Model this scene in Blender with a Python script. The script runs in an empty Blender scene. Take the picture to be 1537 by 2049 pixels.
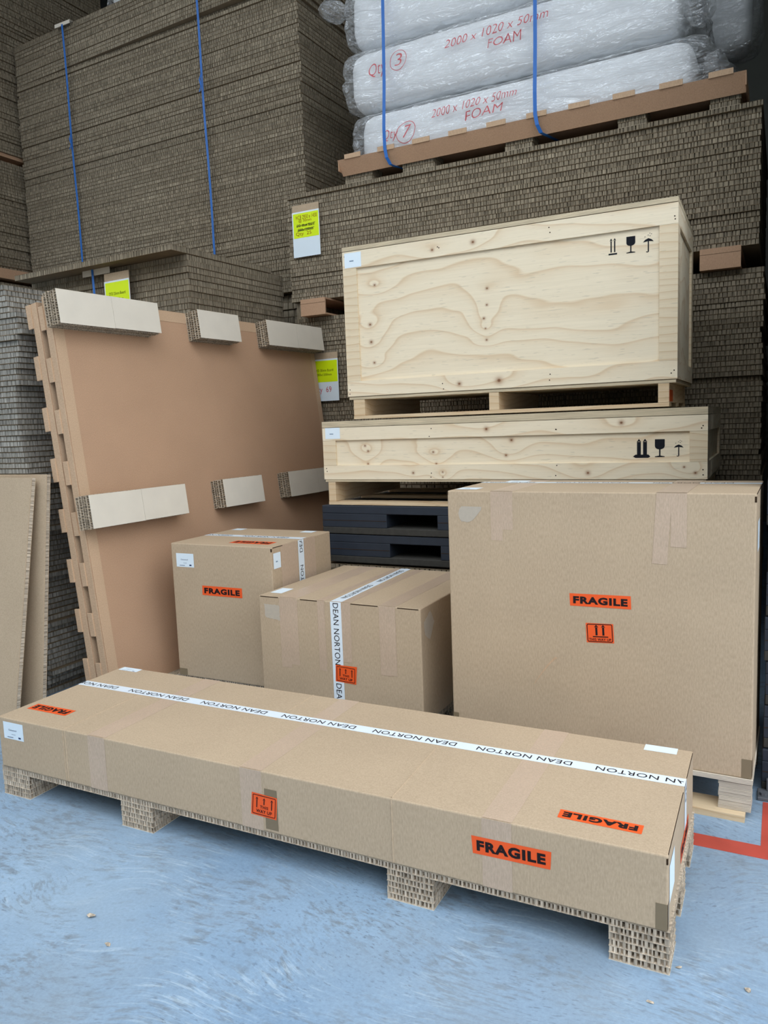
import bpy, bmesh, math, random
from mathutils import Vector, Matrix, noise
from mathutils.bvhtree import BVHTree

# ------------------------------------------------------------------ camera, sky, exposure
SC = bpy.context.scene
COL = SC.collection
CAM_POS = Vector((0.0, 0.0, 1.45))
R_ = Vector((0.88836, 0.45764, -0.03735)); F_ = Vector((-0.45874, 0.88116, -0.11447))
R_.normalize(); F_ = (F_ - R_ * F_.dot(R_)).normalized(); U_ = R_.cross(F_)
cd = bpy.data.cameras.new('camera'); cam = bpy.data.objects.new('camera', cd); COL.objects.link(cam)
cam.matrix_world = Matrix(((R_.x, U_.x, -F_.x, CAM_POS.x), (R_.y, U_.y, -F_.y, CAM_POS.y), (R_.z, U_.z, -F_.z, CAM_POS.z), (0, 0, 0, 1)))
cd.sensor_fit = 'VERTICAL'; cd.sensor_height = 24.0; cd.lens = 1535.16 / 2049.0 * 24.0
cd.clip_start = 0.05; cd.clip_end = 200
SC.camera = cam

world = bpy.data.worlds.new('overcast_sky'); SC.world = world; world.use_nodes = True
wn = world.node_tree.nodes; wl = world.node_tree.links
bg = wn['Background']; bg.inputs[0].default_value = (0.86, 0.93, 1.0, 1.0)
SKY = 4.2        # standard overcast sky: luminance rises from 1/3 at the horizon to 1 overhead
wtc = wn.new('ShaderNodeTexCoord'); wsp = wn.new('ShaderNodeSeparateXYZ'); wl.new(wtc.outputs['Generated'], wsp.inputs[0])
wm = wn.new('ShaderNodeMath'); wm.operation = 'MAXIMUM'; wl.new(wsp.outputs[2], wm.inputs[0]); wm.inputs[1].default_value = 0.0
wa = wn.new('ShaderNodeMath'); wa.operation = 'MULTIPLY_ADD'; wl.new(wm.outputs[0], wa.inputs[0]); wa.inputs[1].default_value = SKY * 2 / 3; wa.inputs[2].default_value = SKY / 3
wl.new(wa.outputs[0], bg.inputs[1])

vs = SC.view_settings
SC.display_settings.display_device = 'sRGB'
vs.view_transform = 'Standard'; vs.look = 'None'; vs.gamma = 1.0; vs.use_curve_mapping = False
vs.exposure = 0.0
SC.cycles.use_denoising = True
SC.cycles.max_bounces = 5; SC.cycles.diffuse_bounces = 3; SC.cycles.glossy_bounces = 2; SC.cycles.transparent_max_bounces = 8
SC.cycles.use_adaptive_sampling = True; SC.cycles.adaptive_threshold = 0.06

# ------------------------------------------------------------------ node helpers
def srgb(r, g, b):
    f = lambda c: (c / 255.0 / 12.92) if c <= 10.3 else ((c / 255.0 + 0.055) / 1.055) ** 2.4
    return (f(r), f(g), f(b), 1.0)

class NT:
    def __init__(s, name):
        s.m = bpy.data.materials.new(name); s.m.use_nodes = True
        s.t = s.m.node_tree; s.n = s.t.nodes; s.l = s.t.links
        s.bsdf = s.n['Principled BSDF']
    def node(s, typ, **kw):
        nd = s.n.new(typ)
        for k, v in kw.items(): setattr(nd, k, v)
        return nd
    def put(s, sock, v):
        if isinstance(v, bpy.types.NodeSocket): s.l.new(v, sock)
        elif v is not None: sock.default_value = v
    def coord(s, scale=(1, 1, 1), loc=(0, 0, 0), which='Object'):
        tc = s.node('ShaderNodeTexCoord'); mp = s.node('ShaderNodeMapping')
        s.l.new(tc.outputs[which], mp.inputs[0]); mp.inputs['Scale'].default_value = scale; mp.inputs['Location'].default_value = loc
        return mp.outputs[0]
    def noise(s, vec, scale=5, detail=4, rough=.5, dist=0):
        nd = s.node('ShaderNodeTexNoise'); s.put(nd.inputs['Vector'], vec)
        nd.inputs['Scale'].default_value = scale; nd.inputs['Detail'].default_value = detail
        nd.inputs['Roughness'].default_value = rough; nd.inputs['Distortion'].default_value = dist
        return nd.outputs['Fac']
    def math(s, op, a, b=None, c=None, clamp=False):
        nd = s.node('ShaderNodeMath', operation=op, use_clamp=clamp)
        s.put(nd.inputs[0], a); s.put(nd.inputs[1], b)
        if c is not None: s.put(nd.inputs[2], c)
        return nd.outputs[0]
    def ramp(s, fac, stops, interp='LINEAR'):
        nd = s.node('ShaderNodeValToRGB'); s.put(nd.inputs[0], fac); cr = nd.color_ramp; cr.interpolation = interp
        while len(cr.elements) < len(stops): cr.elements.new(.5)
        for e, (p, c) in zip(cr.elements, stops):
            e.position = p; e.color = c if len(c) == 4 else (*c, 1)
        return nd.outputs[0]
    def mix(s, fac, a, b, typ='MIX'):
        nd = s.node('ShaderNodeMix', data_type='RGBA', blend_type=typ)
        s.put(nd.inputs[0], fac); s.put(nd.inputs[6], a); s.put(nd.inputs[7], b)
        return nd.outputs[2]
    def sep(s, vec):
        nd = s.node('ShaderNodeSeparateXYZ'); s.put(nd.inputs[0], vec); return nd.outputs
    def bump(s, h, strength=.3, dist=.002):
        nd = s.node('ShaderNodeBump'); s.put(nd.inputs['Height'], h)
        nd.inputs['Strength'].default_value = strength; nd.inputs['Distance'].default_value = dist
        s.l.new(nd.outputs[0], s.bsdf.inputs['Normal'])
    def out(s, col=None, rough=.6, spec=None, metal=None):
        s.put(s.bsdf.inputs['Base Color'], col); s.put(s.bsdf.inputs['Roughness'], rough)
        if spec is not None: s.bsdf.inputs['Specular IOR Level'].default_value = spec
        if metal is not None: s.bsdf.inputs['Metallic'].default_value = metal
        return s.m

def plain(name, col, rough=.6, spec=.3, var=.0, scale=30):
    t = NT(name)
    c = col
    if var:
        f = t.noise(t.coord(), scale, 4)
        c = t.mix(f, tuple(x * (1 - var) for x in col[:3]) + (1,), tuple(min(1, x * (1 + var)) for x in col[:3]) + (1,))
    return t.out(c, rough, spec)

def m_kraft(name, col, rough=.72, spec=.25, var=.10):
    t = NT(name); v = t.coord()
    big = t.noise(v, 3.0, 3); fine = t.noise(t.coord((220, 220, 60)), 1.0, 3, .6)
    col2 = t.mix(big, tuple(x * (1 - var) for x in col[:3]) + (1,), tuple(x * (1 + var) for x in col[:3]) + (1,))
    d = t.ramp(fine, [(.25, (.84, .83, .80)), (.75, (1.10, 1.10, 1.10))])
    c = t.mix(1.0, col2, d, 'MULTIPLY')
    h = t.math('MULTIPLY_ADD', t.noise(t.coord((160, 160, 2)), 1, 2), .5, t.math('MULTIPLY', t.noise(v, 7, 2), 3.0))
    t.bump(h, .35, .002)
    return t.out(c, rough, spec)

def m_honey(name, col, var=.34):
    t = NT(name)
    oi = t.node('ShaderNodeObjectInfo'); off = t.node('ShaderNodeCombineXYZ'); rs = t.math('MULTIPLY', oi.outputs['Random'], 61.0)
    t.l.new(rs, off.inputs[0]); t.l.new(rs, off.inputs[1])
    def shifted(sc):
        a = t.node('ShaderNodeVectorMath', operation='ADD'); t.l.new(t.coord(sc), a.inputs[0]); t.l.new(off.outputs[0], a.inputs[1]); return a.outputs[0]
    slat = t.noise(shifted((85, 85, 6)), 1.0, 2, .7); big = t.noise(shifted((1.3, 1.3, 9)), 1.0, 3)
    k = t.math('MULTIPLY_ADD', oi.outputs['Random'], .22, .88)
    f = t.ramp(slat, [(.34, tuple(x * (1 - var) for x in col[:3])), (.5, col[:3]), (.68, tuple(min(1, x * (1 + var * 1.15)) for x in col[:3]))])
    b = t.ramp(big, [(.3, (.82, .80, .78)), (.7, (1.12, 1.12, 1.12))])
    c = t.mix(1.0, f, b, 'MULTIPLY')
    nd = t.node('ShaderNodeVectorMath', operation='SCALE'); t.l.new(c, nd.inputs[0]); t.l.new(k, nd.inputs['Scale'])
    return t.out(nd.outputs[0], .85, .15)

def m_ply(name, knots, base, seed=0, ring=9.0):
    """pine veneer, grain along local x, face in local x-z; knots = list of (x, z, r)"""
    t = NT(name)
    v = t.coord(loc=(seed * 3.1, seed * 1.7, seed * .9)); X = t.sep(t.coord())
    warp = t.noise(t.coord((.8, 2, 2.2), (seed, seed * 2, seed * .37)), 1.0, 3, .45)
    phase = t.math('MULTIPLY_ADD', warp, 6.0, t.math('MULTIPLY', X[2], ring))
    spot = None
    for (kx, kz, kr) in knots:
        dx = t.math('SUBTRACT', X[0], kx); dz = t.math('SUBTRACT', X[2], kz)
        r2 = t.math('ADD', t.math('MULTIPLY', t.math('MULTIPLY', dx, dx), .30), t.math('MULTIPLY', dz, dz))
        g = t.math('EXPONENT', t.math('MULTIPLY', r2, -1.0 / (2 * (kr * 3.0) ** 2)))
        phase = t.math('MULTIPLY_ADD', g, .9, phase)
        r3 = t.math('ADD', t.math('MULTIPLY', t.math('MULTIPLY', dx, dx), .8), t.math('MULTIPLY', dz, dz))
        g2 = t.math('EXPONENT', t.math('MULTIPLY', r3, -1.0 / (kr ** 2 * .55)))
        spot = g2 if spot is None else t.math('MAXIMUM', spot, g2)
    band = t.math('FRACT', phase)
    late = t.ramp(band, [(0, (0, 0, 0)), (.45, (.02, .02, .02)), (.80, (.35, .35, .35)), (.94, (1, 1, 1)), (1.0, (0, 0, 0))])
    fib = t.noise(t.coord((4, 120, 160)), 1.0, 3, .6)
    fleck = t.ramp(t.noise(t.coord((16, 60, 130), (seed, 0, 0)), 1.0, 1), [(.66, (0, 0, 0)), (.72, (1, 1, 1))])
    dark = tuple(x * y for x, y in zip(base[:3], (.80, .66, .53))) + (1,)
    c = t.mix(t.math('MULTIPLY', late, .70), base, dark)
    c = t.mix(t.math('MULTIPLY', fleck, .28), c, tuple(x * .52 for x in base[:3]) + (1,))
    if spot is not None:
        kring = t.math('MULTIPLY', t.math('MULTIPLY', spot, 1.0), .80)
        c = t.mix(kring, c, srgb(150, 102, 66))
        c = t.mix(t.ramp(spot, [(.80, (0, 0, 0)), (.92, (.75, .75, .75))]), c, srgb(110, 68, 44))
    c = t.mix(1.0, c, t.ramp(fib, [(.2, (.93, .92, .90)), (.8, (1.05, 1.05, 1.05))]), 'MULTIPLY')
    return t.out(c, .62, .25)

def m_plyedge(name, col):
    t = NT(name); X = t.sep(t.coord())
    w = t.math('FRACT', t.math('MULTIPLY', X[2], 190))
    n = t.noise(t.coord((6, 6, 60)), 1, 3)
    c = t.mix(t.ramp(w, [(.4, (0, 0, 0)), (.55, (1, 1, 1))]), col, tuple(x * .62 for x in col[:3]) + (1,))
    c = t.mix(1.0, c, t.ramp(n, [(.3, (.8, .8, .8)), (.7, (1.1, 1.1, 1.1))]), 'MULTIPLY')
    return t.out(c, .7, .2)

def m_wrap(name):
    t = NT(name)
    tr = t.node('ShaderNodeBsdfTransparent'); mx = t.node('ShaderNodeMixShader')
    t.out((.96, .98, .99, 1), .14, .8)
    lw = t.node('ShaderNodeLayerWeight'); lw.inputs[0].default_value = .35
    fac = t.math('MULTIPLY_ADD', lw.outputs['Facing'], .40, .22, clamp=True)
    mp = t.node('ShaderNodeMapping'); tc = t.node('ShaderNodeTexCoord'); t.l.new(tc.outputs['Object'], mp.inputs[0]); mp.inputs['Rotation'].default_value = (0, .7, 0); mp.inputs['Scale'].default_value = (3.5, 5, 15)
    n1 = t.noise(mp.outputs[0], 1, 3, .5, 1.0); ridge = t.math('SUBTRACT', 1.0, t.math('ABSOLUTE', t.math('MULTIPLY_ADD', n1, 4.0, -2.0)))
    mp2 = t.node('ShaderNodeMapping'); t.l.new(tc.outputs['Object'], mp2.inputs[0]); mp2.inputs['Rotation'].default_value = (0, -.5, 0); mp2.inputs['Scale'].default_value = (6, 6, 22)
    n2 = t.noise(mp2.outputs[0], 1, 2, .5, .8); r2 = t.math('SUBTRACT', 1.0, t.math('ABSOLUTE', t.math('MULTIPLY_ADD', n2, 4.0, -2.0)))
    t.bump(t.math('MULTIPLY_ADD', r2, .5, ridge), 1.0, .026)
    gl = t.node('ShaderNodeBsdfGlossy'); gl.inputs['Roughness'].default_value = .11; gl.inputs['Color'].default_value = (.95, .97, 1, 1)
    t.l.new([n for n in t.n if n.type == 'BUMP'][0].outputs[0], gl.inputs['Normal'])
    m2 = t.node('ShaderNodeMixShader'); m2.inputs[0].default_value = .42; t.l.new(t.bsdf.outputs[0], m2.inputs[1]); t.l.new(gl.outputs[0], m2.inputs[2])
    t.l.new(fac, mx.inputs[0]); t.l.new(tr.outputs[0], mx.inputs[1]); t.l.new(m2.outputs[0], mx.inputs[2])
    t.l.new(mx.outputs[0], t.n['Material Output'].inputs[0])
    return t.m

def m_floor():
    t = NT('blue_floor_paint'); v = t.coord()
    blue = t.mix(t.ramp(t.noise(v, 1.1, 5, .6), [(.3, (0, 0, 0)), (.7, (1, 1, 1))]), srgb(122, 148, 174), srgb(156, 180, 202))
    wv = t.node('ShaderNodeTexNoise'); wv.inputs['Scale'].default_value = .75; wv.inputs['Detail'].default_value = 2; t.put(wv.inputs['Vector'], v)
    sub = t.node('ShaderNodeVectorMath', operation='SUBTRACT'); t.l.new(wv.outputs['Color'], sub.inputs[0]); sub.inputs[1].default_value = (.5, .5, .5)
    def warped(k):
        sc = t.node('ShaderNodeVectorMath', operation='SCALE'); t.l.new(sub.outputs[0], sc.inputs[0]); sc.inputs['Scale'].default_value = k
        ad = t.node('ShaderNodeVectorMath', operation='ADD'); t.l.new(v, ad.inputs[0]); t.l.new(sc.outputs[0], ad.inputs[1]); return ad.outputs[0]
    def streak(k, scale, rot, lo, hi, det=6, ro=.68):
        mp = t.node('ShaderNodeMapping'); t.l.new(warped(k), mp.inputs[0]); mp.inputs['Scale'].default_value = scale; mp.inputs['Rotation'].default_value = (0, 0, rot)
        return t.ramp(t.noise(mp.outputs[0], 1.0, det, ro), [(lo, (0, 0, 0)), (hi, (1, 1, 1))])
    patch = lambda sc, lo, hi, off=0.: t.ramp(t.noise(t.coord(loc=(off, off, 0)), sc, 4, .6), [(lo, (0, 0, 0)), (hi, (1, 1, 1))])
    # grey scuffing where the paint is worn, swept in arcs
    c = t.mix(t.math('MULTIPLY', t.math('MULTIPLY', streak(.75, (13, 40, 1), .5, .49, .60), patch(3.6, .46, .58)), .60), blue, srgb(112, 118, 122))
    c = t.mix(t.math('MULTIPLY', t.math('MULTIPLY', streak(.9, (20, 62, 1), -.55, .50, .60), patch(4.6, .48, .60, 5.)), .60), c, srgb(122, 130, 136))
    # pale rubbed streaks
    c = t.mix(t.math('MULTIPLY', t.math('MULTIPLY', streak(1.0, (10, 90, 1), .2, .52, .62), patch(3.2, .46, .60, 9.)), .55), c, srgb(184, 202, 216))
    # short dark marks and scratches
    c = t.mix(t.math('MULTIPLY', t.math('MULTIPLY', streak(.8, (24, 70, 1), -.35, .58, .70, 6, .72), patch(2.0, .40, .62, 7.)), .50), c, srgb(70, 82, 96))
    c = t.mix(t.math('MULTIPLY', t.math('MULTIPLY', streak(1.0, (34, 110, 1), .9, .59, .67, 3, .6), patch(1.3, .42, .6, 3.)), .62), c, srgb(78, 86, 96))
    c = t.mix(t.math('MULTIPLY', patch(.9, .44, .68, 2.), .62), c, srgb(140, 152, 162))
    fine = t.noise(t.coord((90, 90, 1)), 1, 4, .7)
    c = t.mix(1.0, c, t.ramp(fine, [(.3, (.90, .90, .90)), (.7, (1.07, 1.07, 1.07))]), 'MULTIPLY')
    t.bump(fine, .08, .002)
    return t.out(c, .50, .3)

KR = srgb(188, 166, 140)
M = dict(
    kraft=m_kraft('kraft_carton', KR),
    kraft_dk=m_kraft('kraft_brown_liner', srgb(190, 153, 124)),
    kraft_edge=m_kraft('kraft_edge_tape', srgb(200, 168, 138)),
    cream=plain('cream_liner', srgb(222, 212, 196), .7, .2, .07, 9),
    honey=m_honey('grey_honeycomb_paper', srgb(140, 129, 111), .40),
    honey_lt=m_honey('pale_honeycomb_paper', srgb(188, 174, 156), .34),
    honey_md=m_honey('tan_honeycomb_paper', srgb(150, 134, 112), .34),
    honey_gr=m_honey('weathered_honeycomb_paper', srgb(150, 146, 138)),
    liner=plain('board_liner', srgb(140, 123, 100), .8, .15, .12, 20),
    foam=plain('white_foam', srgb(248, 250, 252), .8, .2),
    wrap=m_wrap('clear_plastic_wrap'),
    strap=plain('blue_strap', srgb(40, 108, 190), .42, .4),
    orange=plain('orange_paper', srgb(240, 92, 38), .5, .35, .04, 12),
    black=plain('black_ink', srgb(34, 24, 26), .6, .2),
    stencil=plain('black_stencil_paint', srgb(30, 32, 38), .8, .1, .3, 60),
    paper=plain('white_label_paper', srgb(226, 238, 246), .45, .35),
    tapew=plain('white_printed_tape', srgb(226, 236, 244), .35, .4),
    inkblue=plain('dark_label_ink', srgb(48, 66, 104), .6, .2),
    inkgrey=plain('grey_label_ink', srgb(130, 150, 170), .6, .2),
    yellow=plain('fluorescent_yellow_paper', srgb(222, 246, 10), .45, .35),
    redink=plain('red_marker', srgb(206, 104, 108), .6, .2),
    brownink=plain('brown_marker', srgb(150, 84, 20), .6, .2),
    tape=m_kraft('clear_packing_tape', srgb(194, 170, 148), .36, .5),
    tapebr=plain('brown_gummed_tape', srgb(128, 112, 88), .45, .4, .05, 20),
    residue=plain('torn_tape_residue', srgb(186, 174, 158), .35, .5, .10, 60),
    plastic=plain('black_pallet_plastic', srgb(42, 48, 58), .55, .35, .25, 14),
    plasticd=plain('dusty_black_plastic', srgb(62, 60, 56), .8, .2, .35, 40),
    slit=plain('dark_flap_gap', srgb(60, 46, 34), .9, .1),
    redpaint=plain('red_floor_paint', srgb(186, 78, 64), .5, .3, .22, 11),
    steel=plain('grey_steel', srgb(92, 94, 98), .5, .4, .15, 20),
    concrete=plain('grey_apron_concrete', srgb(150, 150, 146), .85, .2, .12, 3),
    wallm=plain('grey_cladding', srgb(112, 114, 108), .8, .2, .06, 3),
    roofm=plain('roof_sheeting', srgb(104, 106, 104), .8, .2, .05, 3),
    orangep=plain('orange_paint_mark', srgb(206, 84, 20), .6, .3),
    skid=m_ply('pine_skid_wood', [], srgb(214, 190, 156), 7, 30),
    plyedge=m_plyedge('plywood_edge', srgb(222, 204, 172)),
    plyedge_w=m_plyedge('pale_plywood_edge', srgb(214, 202, 184)),
    floor=m_floor(),
)
PINE = srgb(236, 221, 194)

# ------------------------------------------------------------------ object helpers
def ob(name, data, parent=None, loc=None, rotz=None):
    o = bpy.data.objects.new(name, data); COL.objects.link(o)
    if parent is not None: o.parent = parent
    if loc is not None: o.location = loc
    if rotz is not None: o.rotation_euler = (0, 0, rotz)
    return o
def tag(o, label, cat, group=None):
    o['label'] = label; o['category'] = cat
    if group: o['group'] = group
    return o
def thing(name, label, cat, loc=(0, 0, 0), rotz=0, group=None):
    return tag(ob(name, None, None, loc, rotz), label, cat, group)

class MB:
    """collects vertices and faces for ONE mesh"""
    def __init__(s): s.v = []; s.f = []; s.mi = []; s.mats = []
    def mat(s, m):
        if m not in s.mats: s.mats.append(m)
        return s.mats.index(m)
    def add(s, vs, fs, m=None):
        k = len(s.v); s.v += [tuple(p) for p in vs]; s.f += [tuple(i + k for i in f) for f in fs]
        i = s.mat(m) if m is not None else 0
        s.mi += [i] * len(fs); return s
    def box(s, a, b, m=None):
        x0, y0, z0 = a; x1, y1, z1 = b
        vs = [(x0, y0, z0), (x1, y0, z0), (x1, y1, z0), (x0, y1, z0), (x0, y0, z1), (x1, y0, z1), (x1, y1, z1), (x0, y1, z1)]
        return s.add(vs, [(0, 3, 2, 1), (4, 5, 6, 7), (0, 1, 5, 4), (1, 2, 6, 5), (2, 3, 7, 6), (3, 0, 4, 7)], m)
    def quad(s, a, b, c, d, m=None): return s.add([a, b, c, d], [(0, 1, 2, 3)], m)
    def rbox(s, a, b, r, nx=1, ny=1, nz=1, m=None, disp=None):
        dims = [b[i] - a[i] for i in range(3)]; r = min(r, min(dims) * .49)
        def axis(L, n):
            e = [0, r * .3, r]
            return e + [r + (L - 2 * r) * i / n for i in range(1, n)] + [L - r, L - r * .3, L]
        ax = [axis(dims[0], nx), axis(dims[1], ny), axis(dims[2], nz)]
        idx = {}; vs = []; fs = []
        def V(p):
            k = (round(p[0], 6), round(p[1], 6), round(p[2], 6))
            if k in idx: return idx[k]
            q = [min(max(p[i], r), dims[i] - r) for i in range(3)]
            d = Vector([p[i] - q[i] for i in range(3)])
            w = Vector(q) + d.normalized() * r if d.length > 1e-9 else Vector(p)
            if disp: w = disp(w, d.normalized(), dims)
            idx[k] = len(vs); vs.append((w.x + a[0], w.y + a[1], w.z + a[2])); return idx[k]
        for A in range(3):
            B, C_ = (A + 1) % 3, (A + 2) % 3
            for side in (0, 1):
                for i in range(len(ax[B]) - 1):
                    for j in range(len(ax[C_]) - 1):
                        q = []
                        for (di, dj) in ((0, 0), (1, 0), (1, 1), (0, 1)):
                            p = [0, 0, 0]; p[A] = dims[A] * side; p[B] = ax[B][i + di]; p[C_] = ax[C_][j + dj]; q.append(V(p))
                        fs.append(tuple(q) if side else tuple(reversed(q)))
        return s.add(vs, fs, m)
    def mesh(s, name, smooth=False):
        me = bpy.data.meshes.new(name); me.from_pydata(s.v, [], s.f)
        for m in s.mats: me.materials.append(m)
        if len(s.mats) > 1: me.polygons.foreach_set('material_index', s.mi)
        if smooth: me.polygons.foreach_set('use_smooth', [True] * len(me.polygons))
        me.update(); return me
    def build(s, name, parent=None, m=None, smooth=False, loc=None):
        if m is not None and not s.mats: s.mats = [m]
        return ob(name, s.mesh(name, smooth), parent, loc)

def boxpart(name, parent, a, b, m, r=0.0):
    mb = MB()
    if r: mb.rbox(a, b, r, m=m)
    else: mb.box(a, b, m)
    return mb.build(name, parent)

class Fr:
    """a flat frame in a parent's space: point(x, y, lift)"""
    def __init__(s, o, ex, ey):
        s.o = Vector(o); s.ex = Vector(ex).normalized(); s.ey = Vector(ey).normalized(); s.n = s.ex.cross(s.ey)
    def p(s, x, y, k=0.0): return s.o + s.ex * x + s.ey * y + s.n * k

def decal(name, parent, fr, pts, m, k=.0008):
    mb = MB(); mb.add([fr.p(x, y, k) for x, y in pts], [tuple(range(len(pts)))], m); return mb.build(name, parent)
def rect(x0, y0, x1, y1): return [(x0, y0), (x1, y0), (x1, y1), (x0, y1)]

_tx = {}
def glyphs(txt, bold=0.0):
    key = (txt, bold)
    if key not in _tx:
        cu = bpy.data.curves.new('t', 'FONT'); cu.body = txt; cu.offset = bold; cu.resolution_u = 3; cu.space_character = 1.04 + bold * 2
        o = bpy.data.objects.new('t', cu); me = o.to_mesh()
        vs = [(v.co.x, v.co.y) for v in me.vertices]; fs = [tuple(p.vertices) for p in me.polygons]
        o.to_mesh_clear(); bpy.data.objects.remove(o); bpy.data.curves.remove(cu)
        xs = [v[0] for v in vs]; ys = [v[1] for v in vs]; x0, y0 = min(xs), min(ys); w, h = max(xs) - x0, max(ys) - y0
        _tx[key] = ([((x - x0) / w, (y - y0) / h) for x, y in vs], fs)
    return _tx[key]
def text_into(mb, fr, txt, x0, y0, x1, y1, m, k=.0016, bold=0.0, clip=None):
    vs, fs = glyphs(txt, bold)
    P = [(x0 + (x1 - x0) * a, y0 + (y1 - y0) * b) for a, b in vs]
    if clip: fs = [f for f in fs if all(clip[0] <= P[i][0] <= clip[1] for i in f)]
    mb.add([fr.p(x, y, k) for x, y in P], fs, m)

def poly_into(mb, fr, pts, m, k=.0016): mb.add([fr.p(x, y, k) for x, y in pts], [tuple(range(len(pts)))], m)

# ------------------------------------------------------------------ honeycomb boards
def edge_profile(L, cell, depth, rng, flat=(.55, 1.35), gap=(.15, .38)):
    pts = []; s = 0.0
    while s < L - cell * .4:
        l = cell * rng.uniform(*flat); g = cell * rng.uniform(*gap); i = rng.uniform(.0003, .0018); d = depth * rng.uniform(.4, 1.0)
        e = min(s + l, L); pts += [(s, i), (e, i + rng.uniform(-.0004, .0012))]
        if e + g < L: pts += [(e + g * .25, d), (e + g * .75, d)]
        s = e + g
    return pts
def honey_into(mb, w, d, t, edges, cell, depth, rng, mh, ml, z=0.0, tl=.0012, o=(0, 0), flat=(.55, 1.35), gap=(.15, .38)):
    """one board: two liners and an open honeycomb core cut at its edges ('f' -y, 'r' +x, 'b' +y, 'l' -x)"""
    X0, Y0 = o
    mb.box((X0, Y0, z), (X0 + w, Y0 + d, z + tl), ml); mb.box((X0, Y0, z + t - tl), (X0 + w, Y0 + d, z + t), ml)
    loop = []
    for e, L in (('f', w), ('r', d), ('b', w), ('l', d)):
        pr = edge_profile(L, cell, depth, rng, flat, gap) if e in edges else [(0.0, .003), (L, .003)]
        for s_, i in pr:
            i = max(i, .0005)
            s2 = min(max(s_, i), L - i)
            loop.append({'f': (s2, i), 'r': (w - i, s2), 'b': (w - s2, d - i), 'l': (i, d - s2)}[e])
    n = len(loop); vs = [(X0 + x, Y0 + y, z + tl) for x, y in loop] + [(X0 + x, Y0 + y, z + t - tl) for x, y in loop]
    mb.add(vs, [(i, (i + 1) % n, (i + 1) % n + n, i + n) for i in range(n)], mh)
def honey_mesh(name, w, d, t, edges, cell=.020, depth=.014, seed=1, mh=None, ml=None, open_cells=False):
    kw = dict(flat=(.22, .62), gap=(.30, .72)) if open_cells else {}
    mb = MB(); honey_into(mb, w, d, t, edges, cell, depth, random.Random(seed), mh or M['honey'], ml or M['liner'], **kw); return mb.mesh(name)
def ordinal(n): return f"{n}{'th' if 10 <= n % 100 <= 20 else {1: 'st', 2: 'nd', 3: 'rd'}.get(n % 10, 'th')}"

def board_stack(desc, group, o, yaw, w, d, z0, n, t, edges, seed, jit=.006, mh=None, tweak=None, cell=.020, nvar=10, kind='grey honeycomb cardboard board'):
    rng = random.Random(seed)
    meshes = [honey_mesh('honeycomb_board', w, d, t - .0030, edges, cell, .018, seed * 10 + i, mh) for i in range(nvar)]
    c, s = math.cos(yaw), math.sin(yaw)
    for k in range(n):
        q = jit * (1.3 if rng.random() < .15 else .4); du, dv, dyaw = rng.gauss(0, q), rng.gauss(0, q), 0.0
        if tweak:
            a, b, e = tweak(k, n); du += a; dv += b; dyaw = e
        b_ = ob('honeycomb_board', meshes[rng.randrange(nvar)], None, (o[0] + c * du - s * dv, o[1] + s * du + c * dv, z0 + k * t), yaw + dyaw)
        tag(b_, f"{kind}, {ordinal(n - k)} from the top of {desc}", 'honeycomb board', group)
def board_block(name, label, o, yaw, w, d, z0, n, t, edges, seed, mh=None, cell=.03, group=None):
    """boards too thin in view or too hidden to pick apart: one object"""
    rng = random.Random(seed); mb = MB()
    for k in range(n):
        honey_into(mb, w, d, t - .0028, edges, cell, .016, rng, mh or M['honey'], M['liner'], k * t, o=(rng.gauss(0, .006), rng.gauss(0, .006)))
    b = mb.build(name); b.location = (o[0], o[1], z0); b.rotation_euler = (0, 0, yaw); b['kind'] = 'stuff'
    return tag(b, label, 'board stack', group)

# ------------------------------------------------------------------ the building
def struct(name, mb, m=None):
    o = mb.build(name, None, m); o['kind'] = 'structure'; return o
# shed open at front and right; roof edge shaped for daylight, yard walls added
RX, RF, BY = 1.6, 0.9, 3.7
mb = MB(); mb.box((-11.2, -3.4, -.2), (RX, 11.2, 0), M['floor']); struct('floor', mb)
mb = MB(); mb.box((-60, -60, -.24), (60, -3.4, -.02), M['concrete']); mb.box((RX, -3.4, -.24), (60, 60, -.02), M['concrete']); struct('floor_apron', mb)
mb = MB(); mb.box((-11.2, 11, 0), (.22, 11.2, 8.2), M['wallm']); struct('wall_back', mb)
mb = MB(); mb.box((-11.2, RF, 0), (-11, 11, 8.2), M['wallm']); struct('wall_left', mb)
mb = MB(); mb.box((.02, 4.15, 0), (.22, 11, 8.2), M['wallm']); mb.box((.22, 4.15, 0), (1.8, 4.35, 8.2), M['wallm']); struct('wall_right', mb)  # out of view, set close in to darken the stack behind the crates
mb = MB(); mb.box((-30, -6.4, -.02), (3, -6, 6.5), M['wallm']); struct('wall_sky_block', mb)  # added out of view to block the low sky in front
mb = MB(); mb.box((-6.4, -6, -.02), (-6, RF, 6.5), M['wallm']); struct('wall_sky_block_left', mb)  # added out of view to hold back sky light from the left
mb = MB(); mb.box((-11.2, RF - .2, 8.2), (RX + .2, 11.2, 8.35), M['roofm']); struct('ceiling', mb)
mb = MB(); mb.box((-.75, 2.625, 0), (1.6, 2.705, .0012), M['redpaint']); struct('trim_1', mb)
mb = MB(); mb.box((-.036, 2.705, 0), (.06, 3.03, .0012), M['redpaint']); struct('trim_2', mb)

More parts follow.
